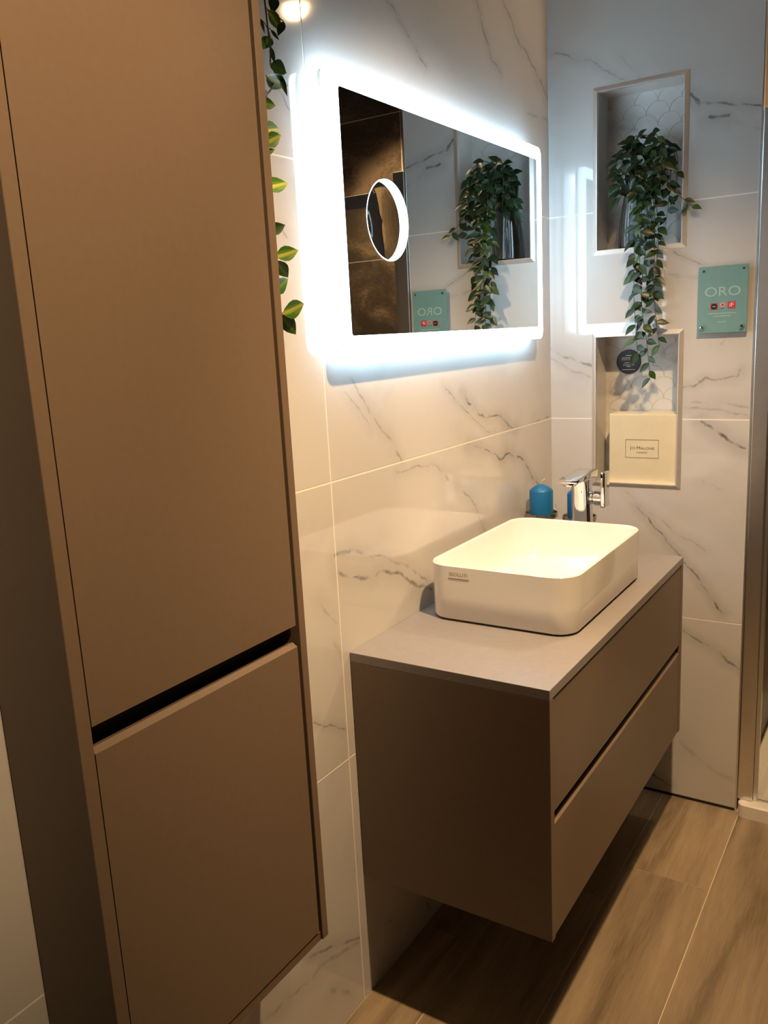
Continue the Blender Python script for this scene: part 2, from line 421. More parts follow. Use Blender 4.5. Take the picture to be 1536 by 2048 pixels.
def wood_mat():
    m, nt, b = new_mat('oak_look_floor'); N = nt.nodes; Lk = nt.links
    tc = N.new('ShaderNodeNewGeometry'); oi = N.new('ShaderNodeObjectInfo')
    sh = N.new('ShaderNodeVectorMath'); sh.operation = 'SCALE'; sh.inputs[0].default_value = (13.0, 7.0, 3.0); Lk.new(oi.outputs['Random'], sh.inputs['Scale'])
    ad = N.new('ShaderNodeVectorMath'); ad.operation = 'ADD'; Lk.new(tc.outputs['Position'], ad.inputs[0]); Lk.new(sh.outputs[0], ad.inputs[1])
    mp = N.new('ShaderNodeMapping'); mp.inputs['Scale'].default_value = (11, 0.9, 1); Lk.new(ad.outputs[0], mp.inputs['Vector'])
    n1 = N.new('ShaderNodeTexNoise'); n1.inputs['Scale'].default_value = 1.3; n1.inputs['Detail'].default_value = 7; n1.inputs['Distortion'].default_value = 0.8
    Lk.new(mp.outputs[0], n1.inputs['Vector'])
    mp2 = N.new('ShaderNodeMapping'); mp2.inputs['Scale'].default_value = (150, 9, 1); Lk.new(ad.outputs[0], mp2.inputs['Vector'])
    n2 = N.new('ShaderNodeTexNoise'); n2.inputs['Scale'].default_value = 1.5; n2.inputs['Detail'].default_value = 3; Lk.new(mp2.outputs[0], n2.inputs['Vector'])
    cr = N.new('ShaderNodeValToRGB'); e = cr.color_ramp.elements
    e[0].position = 0.30; e[0].color = (0.16, 0.12, 0.075, 1); e[1].position = 0.72; e[1].color = (0.38, 0.295, 0.19, 1)
    x = e.new(0.48); x.color = (0.275, 0.21, 0.135, 1)
    mm = N.new('ShaderNodeMath'); mm.operation = 'MULTIPLY_ADD'; mm.inputs[1].default_value = 0.34; mm.inputs[2].default_value = -0.17
    Lk.new(n2.outputs['Fac'], mm.inputs[0])
    aa = N.new('ShaderNodeMath'); Lk.new(n1.outputs['Fac'], aa.inputs[0]); Lk.new(mm.outputs[0], aa.inputs[1])
    Lk.new(aa.outputs[0], cr.inputs['Fac'])
    hs = N.new('ShaderNodeHueSaturation'); mv = N.new('ShaderNodeMapRange'); mv.inputs['To Min'].default_value = 0.85; mv.inputs['To Max'].default_value = 1.12
    Lk.new(oi.outputs['Random'], mv.inputs['Value']); Lk.new(mv.outputs[0], hs.inputs['Value']); Lk.new(cr.outputs[0], hs.inputs['Color'])
    Lk.new(hs.outputs[0], b.inputs['Base Color']); b.inputs['Roughness'].default_value = 0.42
    bp = N.new('ShaderNodeBump'); bp.inputs['Strength'].default_value = 0.12; bp.inputs['Distance'].default_value = 0.001
    Lk.new(n2.outputs['Fac'], bp.inputs['Height']); Lk.new(bp.outputs[0], b.inputs['Normal'])
    return m
M_WOOD = wood_mat()

def rust_mat():
    m, nt, b = new_mat('rust_metal_look_tile'); N = nt.nodes; Lk = nt.links
    g = N.new('ShaderNodeNewGeometry')
    n1 = N.new('ShaderNodeTexNoise'); n1.inputs['Scale'].default_value = 4.0; n1.inputs['Detail'].default_value = 7; n1.inputs['Distortion'].default_value = 0.5
    mp = N.new('ShaderNodeMapping'); mp.inputs['Scale'].default_value = (1, 1, 1.6); Lk.new(g.outputs['Position'], mp.inputs['Vector'])
    Lk.new(mp.outputs[0], n1.inputs['Vector'])
    n2 = N.new('ShaderNodeTexNoise'); n2.inputs['Scale'].default_value = 60; n2.inputs['Detail'].default_value = 4; Lk.new(mp.outputs[0], n2.inputs['Vector'])
    mm = N.new('ShaderNodeMath'); mm.operation = 'MULTIPLY_ADD'; mm.inputs[1].default_value = 0.28; mm.inputs[2].default_value = -0.14; Lk.new(n2.outputs['Fac'], mm.inputs[0])
    aa = N.new('ShaderNodeMath'); Lk.new(n1.outputs['Fac'], aa.inputs[0]); Lk.new(mm.outputs[0], aa.inputs[1])
    cr = N.new('ShaderNodeValToRGB'); e = cr.color_ramp.elements
    e[0].position = 0.44; e[0].color = (0.075, 0.058, 0.046, 1); e[1].position = 0.66; e[1].color = (0.27, 0.20, 0.135, 1)
    x = e.new(0.53); x.color = (0.12, 0.09, 0.068, 1)
    Lk.new(aa.outputs[0], cr.inputs['Fac']); Lk.new(cr.outputs[0], b.inputs['Base Color'])
    b.inputs['Roughness'].default_value = 0.45
    return m
M_RUST = rust_mat()

# ------------------------------------------------------------------ the room
CEIL = 2.60
def struct(name, bm, m, parent=None, **k):
    o = obj(name, bm, m, parent, **k)
    if not parent: o['kind'] = 'structure'
    return o

# grid of cells minus holes, as a slab whose front lies in a wall plane
def cut_slab(u0, u1, v0, v1, holes, depth, to3):
    us = sorted({u0, u1, *[x for h in holes for x in h[:2] if u0 < x < u1]})
    vs = sorted({v0, v1, *[x for h in holes for x in h[2:] if v0 < x < v1]})
    nu, nv = len(us)-1, len(vs)-1
    inc = [[not any(h[0]-1e-6 <= us[i] and us[i+1] <= h[1]+1e-6 and h[2]-1e-6 <= vs[j] and vs[j+1] <= h[3]+1e-6 for h in holes)
            for j in range(nv)] for i in range(nu)]
    bm = bmesh.new(); cache = {}
    def V(i, j, d):
        k = (i, j, d)
        if k not in cache: cache[k] = bm.verts.new(to3(us[i], vs[j], d*depth))
        return cache[k]
    for i in range(nu):
        for j in range(nv):
            if not inc[i][j]: continue
            bm.faces.new([V(i, j, 0), V(i+1, j, 0), V(i+1, j+1, 0), V(i, j+1, 0)])
            bm.faces.new([V(i, j, 1), V(i, j+1, 1), V(i+1, j+1, 1), V(i+1, j, 1)])
            for (a, b, ni, nj) in (((i, j), (i+1, j), i, j-1), ((i+1, j), (i+1, j+1), i+1, j), ((i+1, j+1), (i, j+1), i, j+1), ((i, j+1), (i, j), i-1, j)):
                if not (0 <= ni < nu and 0 <= nj < nv and inc[ni][nj]):
                    bm.faces.new([V(*a, 0), V(*a, 1), V(*b, 1), V(*b, 0)])
    return bm

JZ = [0.0, 0.602, 1.202, 1.802, 2.402, CEIL]
JY = [0.0, -1.179, -2.379, -3.579, -3.9]
JG = 0.0019     # half joint
REC = 0.0004    # joint recess
XR = 0.583      # right end of the back wall

def clipped(polys, u0, u1, v0, v1):
    out = []
    for pts, wd, st in polys:
        if max(p[0] for p in pts) > u0-0.05 and min(p[0] for p in pts) < u1+0.05 and max(p[1] for p in pts) > v0-0.05 and min(p[1] for p in pts) < v1+0.05:
            mu = sum(p[0] for p in pts)/len(pts); mv = sum(p[1] for p in pts)/len(pts)
            if u0 <= mu <= u1 and v0 <= mv <= v1 or len(pts) > 4: out.append((pts, wd, st))
    return out

wall_left = struct('wall_left', bmbox(-0.12, -REC, -3.9, 0.0, 0.0, CEIL), M_GROUT, origin=(-0.06, -1.95, 0))
for i in range(4):
    for j in range(5):
        y1, y0, z0, z1 = JY[i]-JG, JY[i+1]+JG, JZ[j]+JG, JZ[j+1]-JG
        if i == 0: y1 = -0.0005
        m = marble('marble_tile_left_%d%d' % (i, j), (1, 2), clipped(VL, JY[i+1], JY[i], JZ[j], JZ[j+1]))
        obj('tile', bmbox(-0.009, 0.0, y0, y1, z0, z1), m, wall_left, origin=(0, (y0+y1)/2, z0))

N1 = (0.1356, 0.3995, 1.6815, 2.1361); N2 = (0.1322, 0.3979, 0.995, 1.4577)
to_back = lambda u, v, d: (u, d, v)
wall_back = struct('wall_back', cut_slab(-0.12, XR-0.002, 0.0, CEIL, [N1, N2], 0.14, lambda u, v, d: (u, REC+d, v)), M_GROUT, origin=(0.25, 0.07, 0))
for j in range(5):
    z0, z1 = JZ[j]+JG, JZ[j+1]-JG
    if j == 0: z0 = 0.009
    m = marble('marble_tile_back_%d' % j, (0, 2), clipped(VB, 0, XR, JZ[j], JZ[j+1]))
    hs = [h for h in (N1, N2) if h[2] < z1 and h[3] > z0]
    hs = [(h[0], h[1], max(h[2], z0), min(h[3], z1)) for h in hs]
    obj('tile', cut_slab(0.0005, XR-0.002, z0, z1, hs, 0.009, to_back), m, wall_back, origin=(0.29, 0, z0))

# niches: marble lining, fan-shaped mosaic on the back, bevelled metal trim
M_NICHE = marble('niche_marble', (0, 2), [([(0.15, 2.10), (0.19, 2.0)], 0.01, 0.4), ([(0.16, 1.40), (0.20, 1.33), (0.30, 1.36)], 0.012, 0.4)], base=(0.66, 0.64, 0.61), rough=0.15, cloud=0.4)
M_MOSAIC = marble('mosaic_marble', (0, 2), [([(0.17, 2.05), (0.26, 2.02), (0.38, 1.9)], 0.02, 0.3), ([(0.15, 1.28), (0.24, 1.24)], 0.025, 0.5), ([(0.28, 1.40), (0.38, 1.36)], 0.03, 0.5)], base=(0.70, 0.70, 0.69), rough=0.25, cloud=0.45)
SR = 0.033
def scale_mesh():
    bm = bmesh.new(); r = SR-0.0006; pts = []
    for k in range(13):
        a = math.radians(180*k/12); pts.append((r*math.cos(a), r*math.sin(a)))      # upper arc, right to left
    for k in range(1, 6):                                                           # concave lower left
        a = math.radians(90-90*k/6); pts.append((-SR + (SR+0.001)*math.cos(a)*1.0, -SR + (SR+0.001)*math.sin(a)))
    pts.append((0.0, -SR+0.001))
    for k in range(1, 6):
        a = math.radians(180-90*k/6); pts.append((SR + (SR+0.001)*math.cos(a), -SR + (SR+0.001)*math.sin(a)))
    f = [bm.verts.new((x, -0.0014, z)) for x, z in pts]; g = [bm.verts.new((x, 0.0, z)) for x, z in pts]
    bm.faces.new(f); bm.faces.new(g[::-1])
    for k in range(len(pts)):
        q = (k+1) % len(pts); bm.faces.new((f[k], f[q], g[q], g[k]))
    me = mesh_from_bm('mosaic_tile', bm); me.materials.append(M_MOSAIC); return me
ME_SCALE = scale_mesh()
ND = 0.107
for N, nm in ((N1, 1), (N2, 2)):
    x0, x1, z0, z1 = N[0]+0.008, N[1]-0.008, N[2]+0.008, N[3]-0.008
    bm = bmesh.new()
    box(bm, N[0]+0.001, x0, 0.004, ND+0.004, N[2]+0.001, N[3]-0.001); box(bm, x1, N[1]-0.001, 0.004, ND+0.004, N[2]+0.001, N[3]-0.001)
    box(bm, x0, x1, 0.004, ND+0.004, N[2]+0.001, z0); box(bm, x0, x1, 0.004, ND+0.004, z1, N[3]-0.001)
    box(bm, N[0]+0.001, N[1]-0.001, ND+0.001, ND+0.012, N[2]+0.001, N[3]-0.001)
    lin = obj('niche_lining', bm, M_NICHE, wall_back, origin=((x0+x1)/2, 0.05, z0))
    row = 0; z = z1+0.002
    while z > z0-SR*0.2:
        off = SR if row % 2 else 0.0
        x = x0+SR*0.4+off-2*SR
        while x < x1+SR:
            if x0-SR*0.25 < x < x1+SR*0.25:
                sx = 1.0
                place('mosaic_tile', ME_SCALE, Matrix.Translation((min(max(x, x0+0.004), x1-0.004), ND+0.001, z)), lin)
            x += 2*SR
        z -= SR; row += 1
    # mitred bevelled trim, four lengths
    tr = thing('trim_%d' % nm, ((N[0]+N[1])/2, -0.001, N[2]), 'bevelled metal trim around the %s wall niche' % ('upper' if nm == 1 else 'lower'), 'trim')
    tr['kind'] = 'structure'
    a0, a1, c0, c1 = N[0]-0.001, N[1]+0.001, N[2]-0.001, N[3]+0.001; t = 0.0135
    def prof(cx, cz, ix, iz):   # outer wall, outer proud edge, inner edge, inner return
        return [(cx, 0.0, cz), (cx, -0.0008, cz), (cx+ix*t*0.82, -0.0065, cz+iz*t*0.82), (cx+ix*t, -0.0065, cz+iz*t), (cx+ix*t, 0.010, cz+iz*t), (cx+ix*0.002, 0.010, cz+iz*0.002)]
    corners = [(a0, c0, 1, 1), (a1, c0, -1, 1), (a1, c1, -1, -1), (a0, c1, 1, -1)]
    for k in range(4):
        bm = bmesh.new(); loft(bm, [prof(*corners[k]), prof(*corners[(k+1) % 4])])
        obj('trim_length', bm, M_TRIM, tr)

# floor: base slab, wood-look planks
floor = struct('floor', bmbox(-0.12, 2.0, -3.9, 0.95, -0.05, -0.0012), mat('pale_floor_grout', (0.66, 0.56, 0.43), 0.8, noise=0.1), origin=(0.9, -1.5, -0.05))
PW = 0.228; PXS = [0.0] + [0.138+PW*k for k in range(8)] + [1.9]
starts = {0: -0.9, 1: -0.583, 2: -0.42, 3: -1.02, 4: -0.75, 5: -0.30, 6: -1.1, 7: -0.6, 8: -0.2}
for i in range(len(PXS)-1):
    ys = [0.0]; y = starts.get(i, -0.5)
    while y > -3.9: ys.append(y); y -= 1.2
    ys.append(-3.9)
    for y1, y0 in zip(ys[:-1], ys[1:]):
        x0, x1 = PXS[i]+0.0012, PXS[i+1]-0.0012
        obj('plank', bmbox(x0, x1, y0+0.0012, y1-0.0012, -0.0012, 0.0), M_WOOD, floor, origin=((x0+x1)/2, (y0+y1)/2, -0.0012))
ceiling = struct('ceiling', bmbox(-0.12, 2.0, -3.9, 0.95, CEIL, CEIL+0.05), M_CEIL, origin=(0.9, -1.5, CEIL))
struct('wall_right', bmbox(1.9, 2.0, -3.9, 0.95, 0.0, CEIL), M_WALLPAINT, origin=(1.95, -1.5, 0))
struct('wall_front', bmbox(-0.12, 2.0, -4.0, -3.9, 0.0, CEIL), M_WALLPAINT, origin=(0.9, -3.95, 0))
# black strip painting in the shadow gap under the back wall, metal edge profile at its end
struct('trim_3', bmbox(0.001, XR-0.003, -0.001, 0.006, 0.0005, 0.0085), M_BLACK, origin=(0.29, 0, 0.0005))
struct('trim_4', bmbox(XR-0.0019, XR+0.003, -0.0015, 0.02, 0.0, CEIL-0.001, bev=0.0006, seg=1), M_ALU, origin=(XR, 0, 0))
# shower recess: rust-look tiled walls, tray
wsb = struct('wall_shower', bmbox(XR+0.004, 1.9, 0.8512, 0.95, 0.0, CEIL), M_GROUT, origin=(1.25, 0.9, 0))
RJ = [0.0, 0.03, 0.63, 1.23, 1.825, 2.43, CEIL]
for a, b in zip(RJ[:-1], RJ[1:]):
    for xa, xb in ((XR+0.006, 1.1), (1.1, 1.9)):
        obj('tile', bmbox(xa+JG, xb-JG, 0.85, 0.8515, a+JG, b-JG), M_RUST, wsb, origin=((xa+xb)/2, 0.85, a))
wss = struct('wall_return', bmbox(0.45, XR-0.006, 0.145, 0.86, 0.0, CEIL), M_GROUT, origin=(0.5, 0.5, 0))
for a, b in zip(RJ[:-1], RJ[1:]):
    obj('tile', bmbox(XR-0.0058, XR+0.003, 0.022, 0.848, a+JG, b-JG), M_RUST, wss, origin=(XR, 0.45, a))

# ------------------------------------------------------------------ shower enclosure
sh = thing('shower_enclosure', (0.9, 0.02, 0.045), 'metal-framed glass shower enclosure beside the end of the marble wall', 'shower')
obj('wall_profile', bmbox(XR+0.004, 0.6295, -0.004, 0.026, 0.046, 2.008, bev=0.003), M_ALU, sh)
obj('profile_strip', bmbox(0.6300, 0.6420, 0.004, 0.024, 0.046, 1.90, bev=0.002), M_ALU, sh)
obj('top_rail', bmbox(0.636, 1.50, 0.002, 0.028, 1.912, 1.957, bev=0.003), M_ALU, sh)
obj('end_post', bmbox(1.501, 1.54, 0.0, 0.028, 0.046, 1.957, bev=0.003), M_ALU, sh)
obj('glass_panel', bmbox(0.6425, 1.50, 0.010, 0.016, 0.05, 1.911), M_DOORGLASS, sh)
tray = thing('shower_tray', (1.05, 0.4, 0.0), 'low white shower tray behind the glass at the right edge', 'shower tray')
bm = bmesh.new()
loft(bm, [[(x, y, z) for x, y in rrect(a0, a1, b0, b1, r, 5)] for a0, a1, b0, b1, z, r in
          ((0.592, 1.55, -0.03, 0.845, 0.0, 0.02), (0.592, 1.55, -0.03, 0.845, 0.040, 0.02), (0.597, 1.545, -0.025, 0.84, 0.045, 0.02),
           (0.635, 1.50, 0.045, 0.80, 0.045, 0.03), (0.65, 1.485, 0.06, 0.785, 0.022, 0.03))])
obj('tray_body', bm, M_TRAY, tray, smooth=True)
obj('waste_cover', lathe(bmesh.new(), [(0.045, 0.0225), (0.045, 0.027), (0.0, 0.029)], (1.05, 0.45, 0.0), 24), M_CHROME, tray, smooth=True)

# ------------------------------------------------------------------ vanity
VY0, VY1, VX, VZ0, VZT = -1.154, -0.148, 0.446, 0.305, 0.833
va = thing('vanity_unit', (0.22, -0.65, VZ0), 'wall-hung taupe vanity cabinet with two handleless drawers under the basin', 'vanity')
PT = 0.018
obj('side_panel', bmbox(0.001, VX, VY0, VY0+PT, VZ0, 0.812, bev=0.0008, seg=1), M_TAUPE, va)
obj('side_panel', bmbox(0.001, VX, VY1-PT, VY1, VZ0, 0.812, bev=0.0008, seg=1), M_TAUPE, va)
obj('bottom_panel', bmbox(0.001, VX-0.024, VY0+PT, VY1-PT, VZ0, VZ0+0.016), M_TAUPE, va)
obj('back_panel', bmbox(0.001, 0.012, VY0+PT, VY1-PT, VZ0+0.016, 0.812), M_TAUPE, va)
obj('recess_rail', bmbox(0.38, 0.40, VY0+PT, VY1-PT, 0.54, 0.60), M_DARKREC, va)
def drawer(z0, z1, lip):
    bm = bmesh.new(); y0, y1 = VY0+PT+0.003, VY1-PT-0.003; x0, x1 = VX-0.022, VX-0.002
    if lip:   # top edge bevelled back as a finger grip
        pr = [(x0, z0), (x1, z0), (x1, z1-0.007), (x1-0.008, z1), (x0, z1-0.003)]
    else:
        pr = [(x0, z0+0.012), (x1, z0), (x1, z1), (x0, z1)]
    loft(bm, [[(x, y0, z) for x, z in pr], [(x, y1, z) for x, z in pr]])
    return bm
obj('drawer_front', drawer(0.577, 0.808, False), M_TAUPE, va)
obj('drawer_front', drawer(VZ0+0.002, 0.556, True), M_TAUPE, va)
obj('drawer_box', bmbox(0.014, VX-0.068, VY0+PT+0.01, VY1-PT-0.01, 0.62, 0.78), M_DARKREC, va)
wt = obj('worktop', bmbox(0.001, VX, VY0, VY1, 0.8125, VZT, bev=0.001, seg=2), M_TAUPE_TOP, origin=(0.22, -0.65, 0.8125))
tag(wt, 'flat grey-taupe worktop slab lying on the vanity under the basin', 'worktop')

# basin
bs = thing('basin', (0.22, -0.635, VZT), 'white ceramic vessel basin with rounded corners standing on the worktop', 'basin')
BX0, BX1, BY0, BY1, BZ = 0.038, 0.397, -0.895, -0.370, 0.966
def bl(ins, z, r): return [(x, y, z) for x, y in rrect(BX0+ins, BX1-ins, BY0+ins, BY1-ins, r, 8)]
bm = bmesh.new()
loft(bm, [bl(0.014, VZT+0.004, 0.040), bl(0.006, VZT+0.0045, 0.046), bl(0.0025, VZT+0.010, 0.050), bl(0.0015, VZT+0.06, 0.055), bl(0.0005, BZ-0.006, 0.056),
          bl(0.0005, BZ-0.002, 0.056), bl(0.0025, BZ, 0.054), bl(0.0065, BZ, 0.051), bl(0.0090, BZ-0.002, 0.049), bl(0.0098, BZ-0.006, 0.048),
          bl(0.018, BZ-0.06, 0.048), bl(0.028, BZ-0.092, 0.045), bl(0.042, BZ-0.104, 0.04), bl(0.065, BZ-0.108, 0.035), bl(0.15, BZ-0.111, 0.02)])
obj('bowl', bm, M_CERAMIC, bs, smooth=True)
bm = bmesh.new(); loft(bm, [bl(0.0085, VZT, 0.045), bl(0.0085, VZT+0.0042, 0.045)])
obj('foot_shadow', bm, M_BLACK, bs)  # inset foot coloured black to paint the shadow line under the bowl
obj('drain_cover', lathe(bmesh.new(), [(0.032, 0.0), (0.032, 0.004), (0.028, 0.006), (0.0, 0.007)], (0.2175, -0.6325, BZ-0.1108), 28), M_CHROME, bs, smooth=True)
fy = BY0+0.0048
M_LOGO = mat('grey_print', (0.30, 0.26, 0.21), 0.5, noise=0.05)
nrm = 0.0102/0.05
text('logo_text', 'SSOLUTI', 0.0105, M_LOGO, bs, (0.127, BY0+0.0008, 0.9460), (1, 0, 0), (0, 0, 1), xs=1.2)
obj('logo_line', bmbox(0.101, 0.153, BY0+0.0002, BY0+0.0014, 0.9350, 0.9375), M_LOGO, bs)

# tap
tp = thing('basin_tap', (0.205, -0.295, VZT), 'chrome basin tap with flat spout and upright side lever behind the basin', 'tap')
def ell(cx, cy, rx, ry, z, n=28, p=2.6):
    out = []
    for k in range(n):
        a = 2*math.pi*k/n; c, s = math.cos(a), math.sin(a)
        out.append((cx+rx*math.copysign(abs(c)**(2/p), c), cy+ry*math.copysign(abs(s)**(2/p), s), z))
    return out
bm = bmesh.new()
loft(bm, [ell(0.205, -0.292, 0.031, 0.029, VZT), ell(0.205, -0.292, 0.031, 0.029, VZT+0.008), ell(0.205, -0.292, 0.0275, 0.026, VZT+0.012),
          ell(0.204, -0.293, 0.0275, 0.027, 0.95), ell(0.2035, -0.295, 0.0260, 0.027, 1.03), ell(0.204, -0.298, 0.0265, 0.031, 1.062), ell(0.205, -0.30, 0.028, 0.034, 1.071)])
obj('body', bm, M_CHROME, tp, smooth=True)
bm = bmesh.new()
def sp(y, zt, th, w): return [(0.209+sx*w, y, zt-th if lo else zt) for sx, lo in ((-1, 1), (1, 1), (1, 0), (-1, 0))]
loft(bm, [sp(-0.262, 1.092, 0.020, 0.029), sp(-0.30, 1.091, 0.020, 0.030), sp(-0.36, 1.089, 0.014, 0.029), sp(-0.425, 1.086, 0.009, 0.027)])
bmesh.ops.bevel(bm, geom=list(bm.edges), offset=0.0022, segments=2, profile=0.5, affect='EDGES')
obj('spout', bm, M_CHROME, tp, smooth=True)
bm = bmesh.new()
loft(bm, [ell(0.207, -0.398, 0.015, 0.014, 1.0665), ell(0.207, -0.398, 0.020, 0.019, 1.071), ell(0.208, -0.392, 0.024, 0.024, 1.0785)])
obj('aerator', bm, M_CHROME, tp, smooth=True)
obj('lever_hub', lathe(bmesh.new(), [(0.019, 0.0), (0.019, 0.030), (0.016, 0.0315), (0.016, 0.034), (0.0215, 0.035), (0.0215, 0.0555)], (0.205, -0.288, 1.016), 28, axis='X'), M_CHROME, tp, smooth=True)
bm = bmesh.new(); box(bm, 0.2600, 0.2720, -0.310, -0.266, 0.992, 1.090, bev=0.003, seg=3)
obj('lever', bm, M_CHROME, tp, smooth=True)

# candles on small stands
def candle_set(cx, cy, zb, lab_c, lab_h):
    h = thing('candle_holder', (cx, cy, VZT), lab_h, 'candle holder', 'candle holders behind the basin')
    obj('stem', lathe(bmesh.new(), [(0.030, 0.0), (0.030, 0.004), (0.010, 0.010), (0.007, 0.03), (0.007, zb-VZT-0.022), (0.016, zb-VZT-0.0121)], (cx, cy, VZT), 28), M_CHROME, h, smooth=True)
    obj('dish', lathe(bmesh.new(), [(0.016, -0.0122), (0.044, -0.011), (0.0480, -0.007), (0.0485, 0.006), (0.0455, 0.006), (0.0435, -0.001), (0.0, -0.001)], (cx, cy, zb), 36), M_DISH, h, smooth=True)
    c = thing('candle', (cx, cy, zb), lab_c, 'candle', 'blue pillar candles')
    r = 0.0345
    obj('wax', lathe(bmesh.new(), [(r-0.002, -0.001+0.0005), (r, 0.002), (r, 0.070), (r-0.002, 0.074), (r*0.62, 0.083), (0.006, 0.090), (0.0, 0.0905)], (cx, cy, zb), 36), M_CANDLE, c, smooth=True)
    obj('wick', tube(bmesh.new(), [(cx, cy, zb+0.0895), (cx+0.001, cy, zb+0.096), (cx+0.008, cy-0.003, zb+0.1025), (cx+0.013, cy-0.004, zb+0.106)], 0.0019, 6), M_WICK, c, smooth=True)
candle_set(0.0520, -0.218, 0.9420, 'blue pillar candle in the corner left of the tap', 'round chrome holder under the left blue candle')
candle_set(0.1670, -0.214, 0.9390, 'blue pillar candle mostly hidden behind the tap', 'round chrome holder behind the tap body')

# ------------------------------------------------------------------ tall cabinet
CY0, CY1, CX, CZ0, CZ1 = -1.930, -1.484, 0.156, 0.444, 2.14
tc = thing('tall_cabinet', (0.08, -1.7, CZ0), 'tall narrow wall-hung taupe cabinet with two doors in the foreground', 'cabinet')
obj('side_panel', bmbox(0.001, CX, CY0, CY0+0.020, CZ0, CZ1, bev=0.0008, seg=1), M_TAUPE, tc)
obj('side_panel', bmbox(0.001, CX, CY1-0.016, CY1, CZ0, CZ1, bev=0.0008, seg=1), M_TAUPE, tc)
obj('bottom_panel', bmbox(0.001, CX-0.004, CY0+0.020, CY1-0.016, CZ0, CZ0+0.016), M_TAUPE, tc)
obj('top_panel', bmbox(0.001, CX, CY0+0.020, CY1-0.016, CZ1-0.016, CZ1), M_TAUPE, tc)
obj('back_panel', bmbox(0.001, 0.010, CY0+0.020, CY1-0.016, CZ0+0.016, CZ1-0.016), M_TAUPE, tc)
obj('recess_rail', bmbox(0.100, 0.112, CY0+0.020, CY1-0.016, 0.985, 1.05), M_DARKREC, tc)
def door(z0, z1, lip):
    bm = bmesh.new(); y0, y1 = CY0+0.0225, CY1-0.0225; x0, x1 = CX-0.022, CX-0.002
    pr = [(x0, z0), (x1-0.0015, z0), (x1, z0+0.002), (x1, z1-0.006), (x1-0.009, z1), (x0, z1-0.003)] if lip else [(x0, z0+0.014), (x1, z0), (x1, z1), (x0, z1)]
    return loft(bm, [[(x, y0, z) for x, z in pr], [(x, y1, z) for x, z in pr]])
obj('door', door(1.0315, CZ1-0.019, False), M_TAUPE, tc)
obj('door', door(CZ0+0.0185, 1.0010, True), M_TAUPE, tc)

# ------------------------------------------------------------------ illuminated mirror
MY0, MY1, MZ0, MZ1, MX = -1.172, -0.168, 1.452, 1.968, 0.0437
mi = thing('illuminated_mirror', (0.02, (MY0+MY1)/2, MZ0), 'rectangular wall mirror with glowing frosted border and round magnifier', 'mirror')
def ml(ins, x, r=0.022): return [(x, y, z) for y, z in rrect(MY0+ins, MY1-ins, MZ0+ins, MZ1-ins, max(r-ins, 0.005), 5)]
MC = (MX, -0.986, 1.711)
def circ(r, x, n=48): return [(x, MC[1]+r*math.cos(2*math.pi*k/n), MC[2]+r*math.sin(2*math.pi*k/n)) for k in range(n)]
def holed(outer, inner):
    bm = bmesh.new(); es = []
    for lp in (outer, inner):
        v = [bm.verts.new(q) for q in lp]
        es += [bm.edges.new((v[k], v[(k+1) % len(v)])) for k in range(len(v))]
    bmesh.ops.triangle_fill(bm, edges=es, use_beauty=True)
    r = bmesh.ops.extrude_face_region(bm, geom=list(bm.faces))
    bmesh.ops.translate(bm, verts=[g for g in r['geom'] if isinstance(g, bmesh.types.BMVert)], vec=(-0.0016, 0, 0))
    return bm
def hoop(a, b):
    bm = bmesh.new(); loft(bm, [*a, *b[::-1], a[0]], False, False); bmesh.ops.remove_doubles(bm, verts=bm.verts, dist=1e-5); return bm
obj('mirror_pane', holed(ml(0.0335, MX, 0.04), circ(0.0800, MX)), M_MIRROR, mi)
obj('lit_border', hoop([ml(0.0338, MX-0.0005, 0.04), ml(0.0, MX-0.0005)], [ml(0.0338, MX-0.004, 0.04), ml(0.0, MX-0.004)]), M_LED, mi)
obj('edge_bloom', hoop([ml(0.0015, 0.029), ml(0.0015, MX-0.0042)], [ml(0.008, 0.029), ml(0.008, MX-0.0042)]), M_EDGEBLOOM, mi)  # glowing hoop imitates the overexposed side of the mirror
obj('frame', loft(bmesh.new(), [ml(0.002, 0.020), ml(0.0005, 0.0285)]), M_ALU, mi)
obj('back_light', hoop([ml(0.012, 0.0195), ml(0.050, 0.0195)], [ml(0.012, 0.0165), ml(0.050, 0.0165)]), M_LEDBACK, mi)
obj('mounting_plate', bmbox(0.0005, 0.0196, MY0+0.10, MY1-0.10, MZ0+0.09, MZ1-0.09), M_ALU, mi)
# round magnifier recessed in the pane, its rim lit
mg = obj('magnifier', lathe(bmesh.new(), [(0.0770, -0.0130), (0.0770, -0.0105), (0.055, -0.0116), (0.035, -0.0124), (0.015, -0.0129), (0.0, -0.0130)], MC, 48, axis='X'), mirror_mat('concave_mirror', (0.74, 0.78, 0.78)), mi, smooth=True, origin=MC)
obj('ring_light', hoop([circ(0.0795, MX-0.0002), circ(0.0795, MX-0.0125)], [circ(0.0772, MX-0.0002), circ(0.0772, MX-0.0125)]), M_LEDRING, mg, smooth=True, origin=MC)

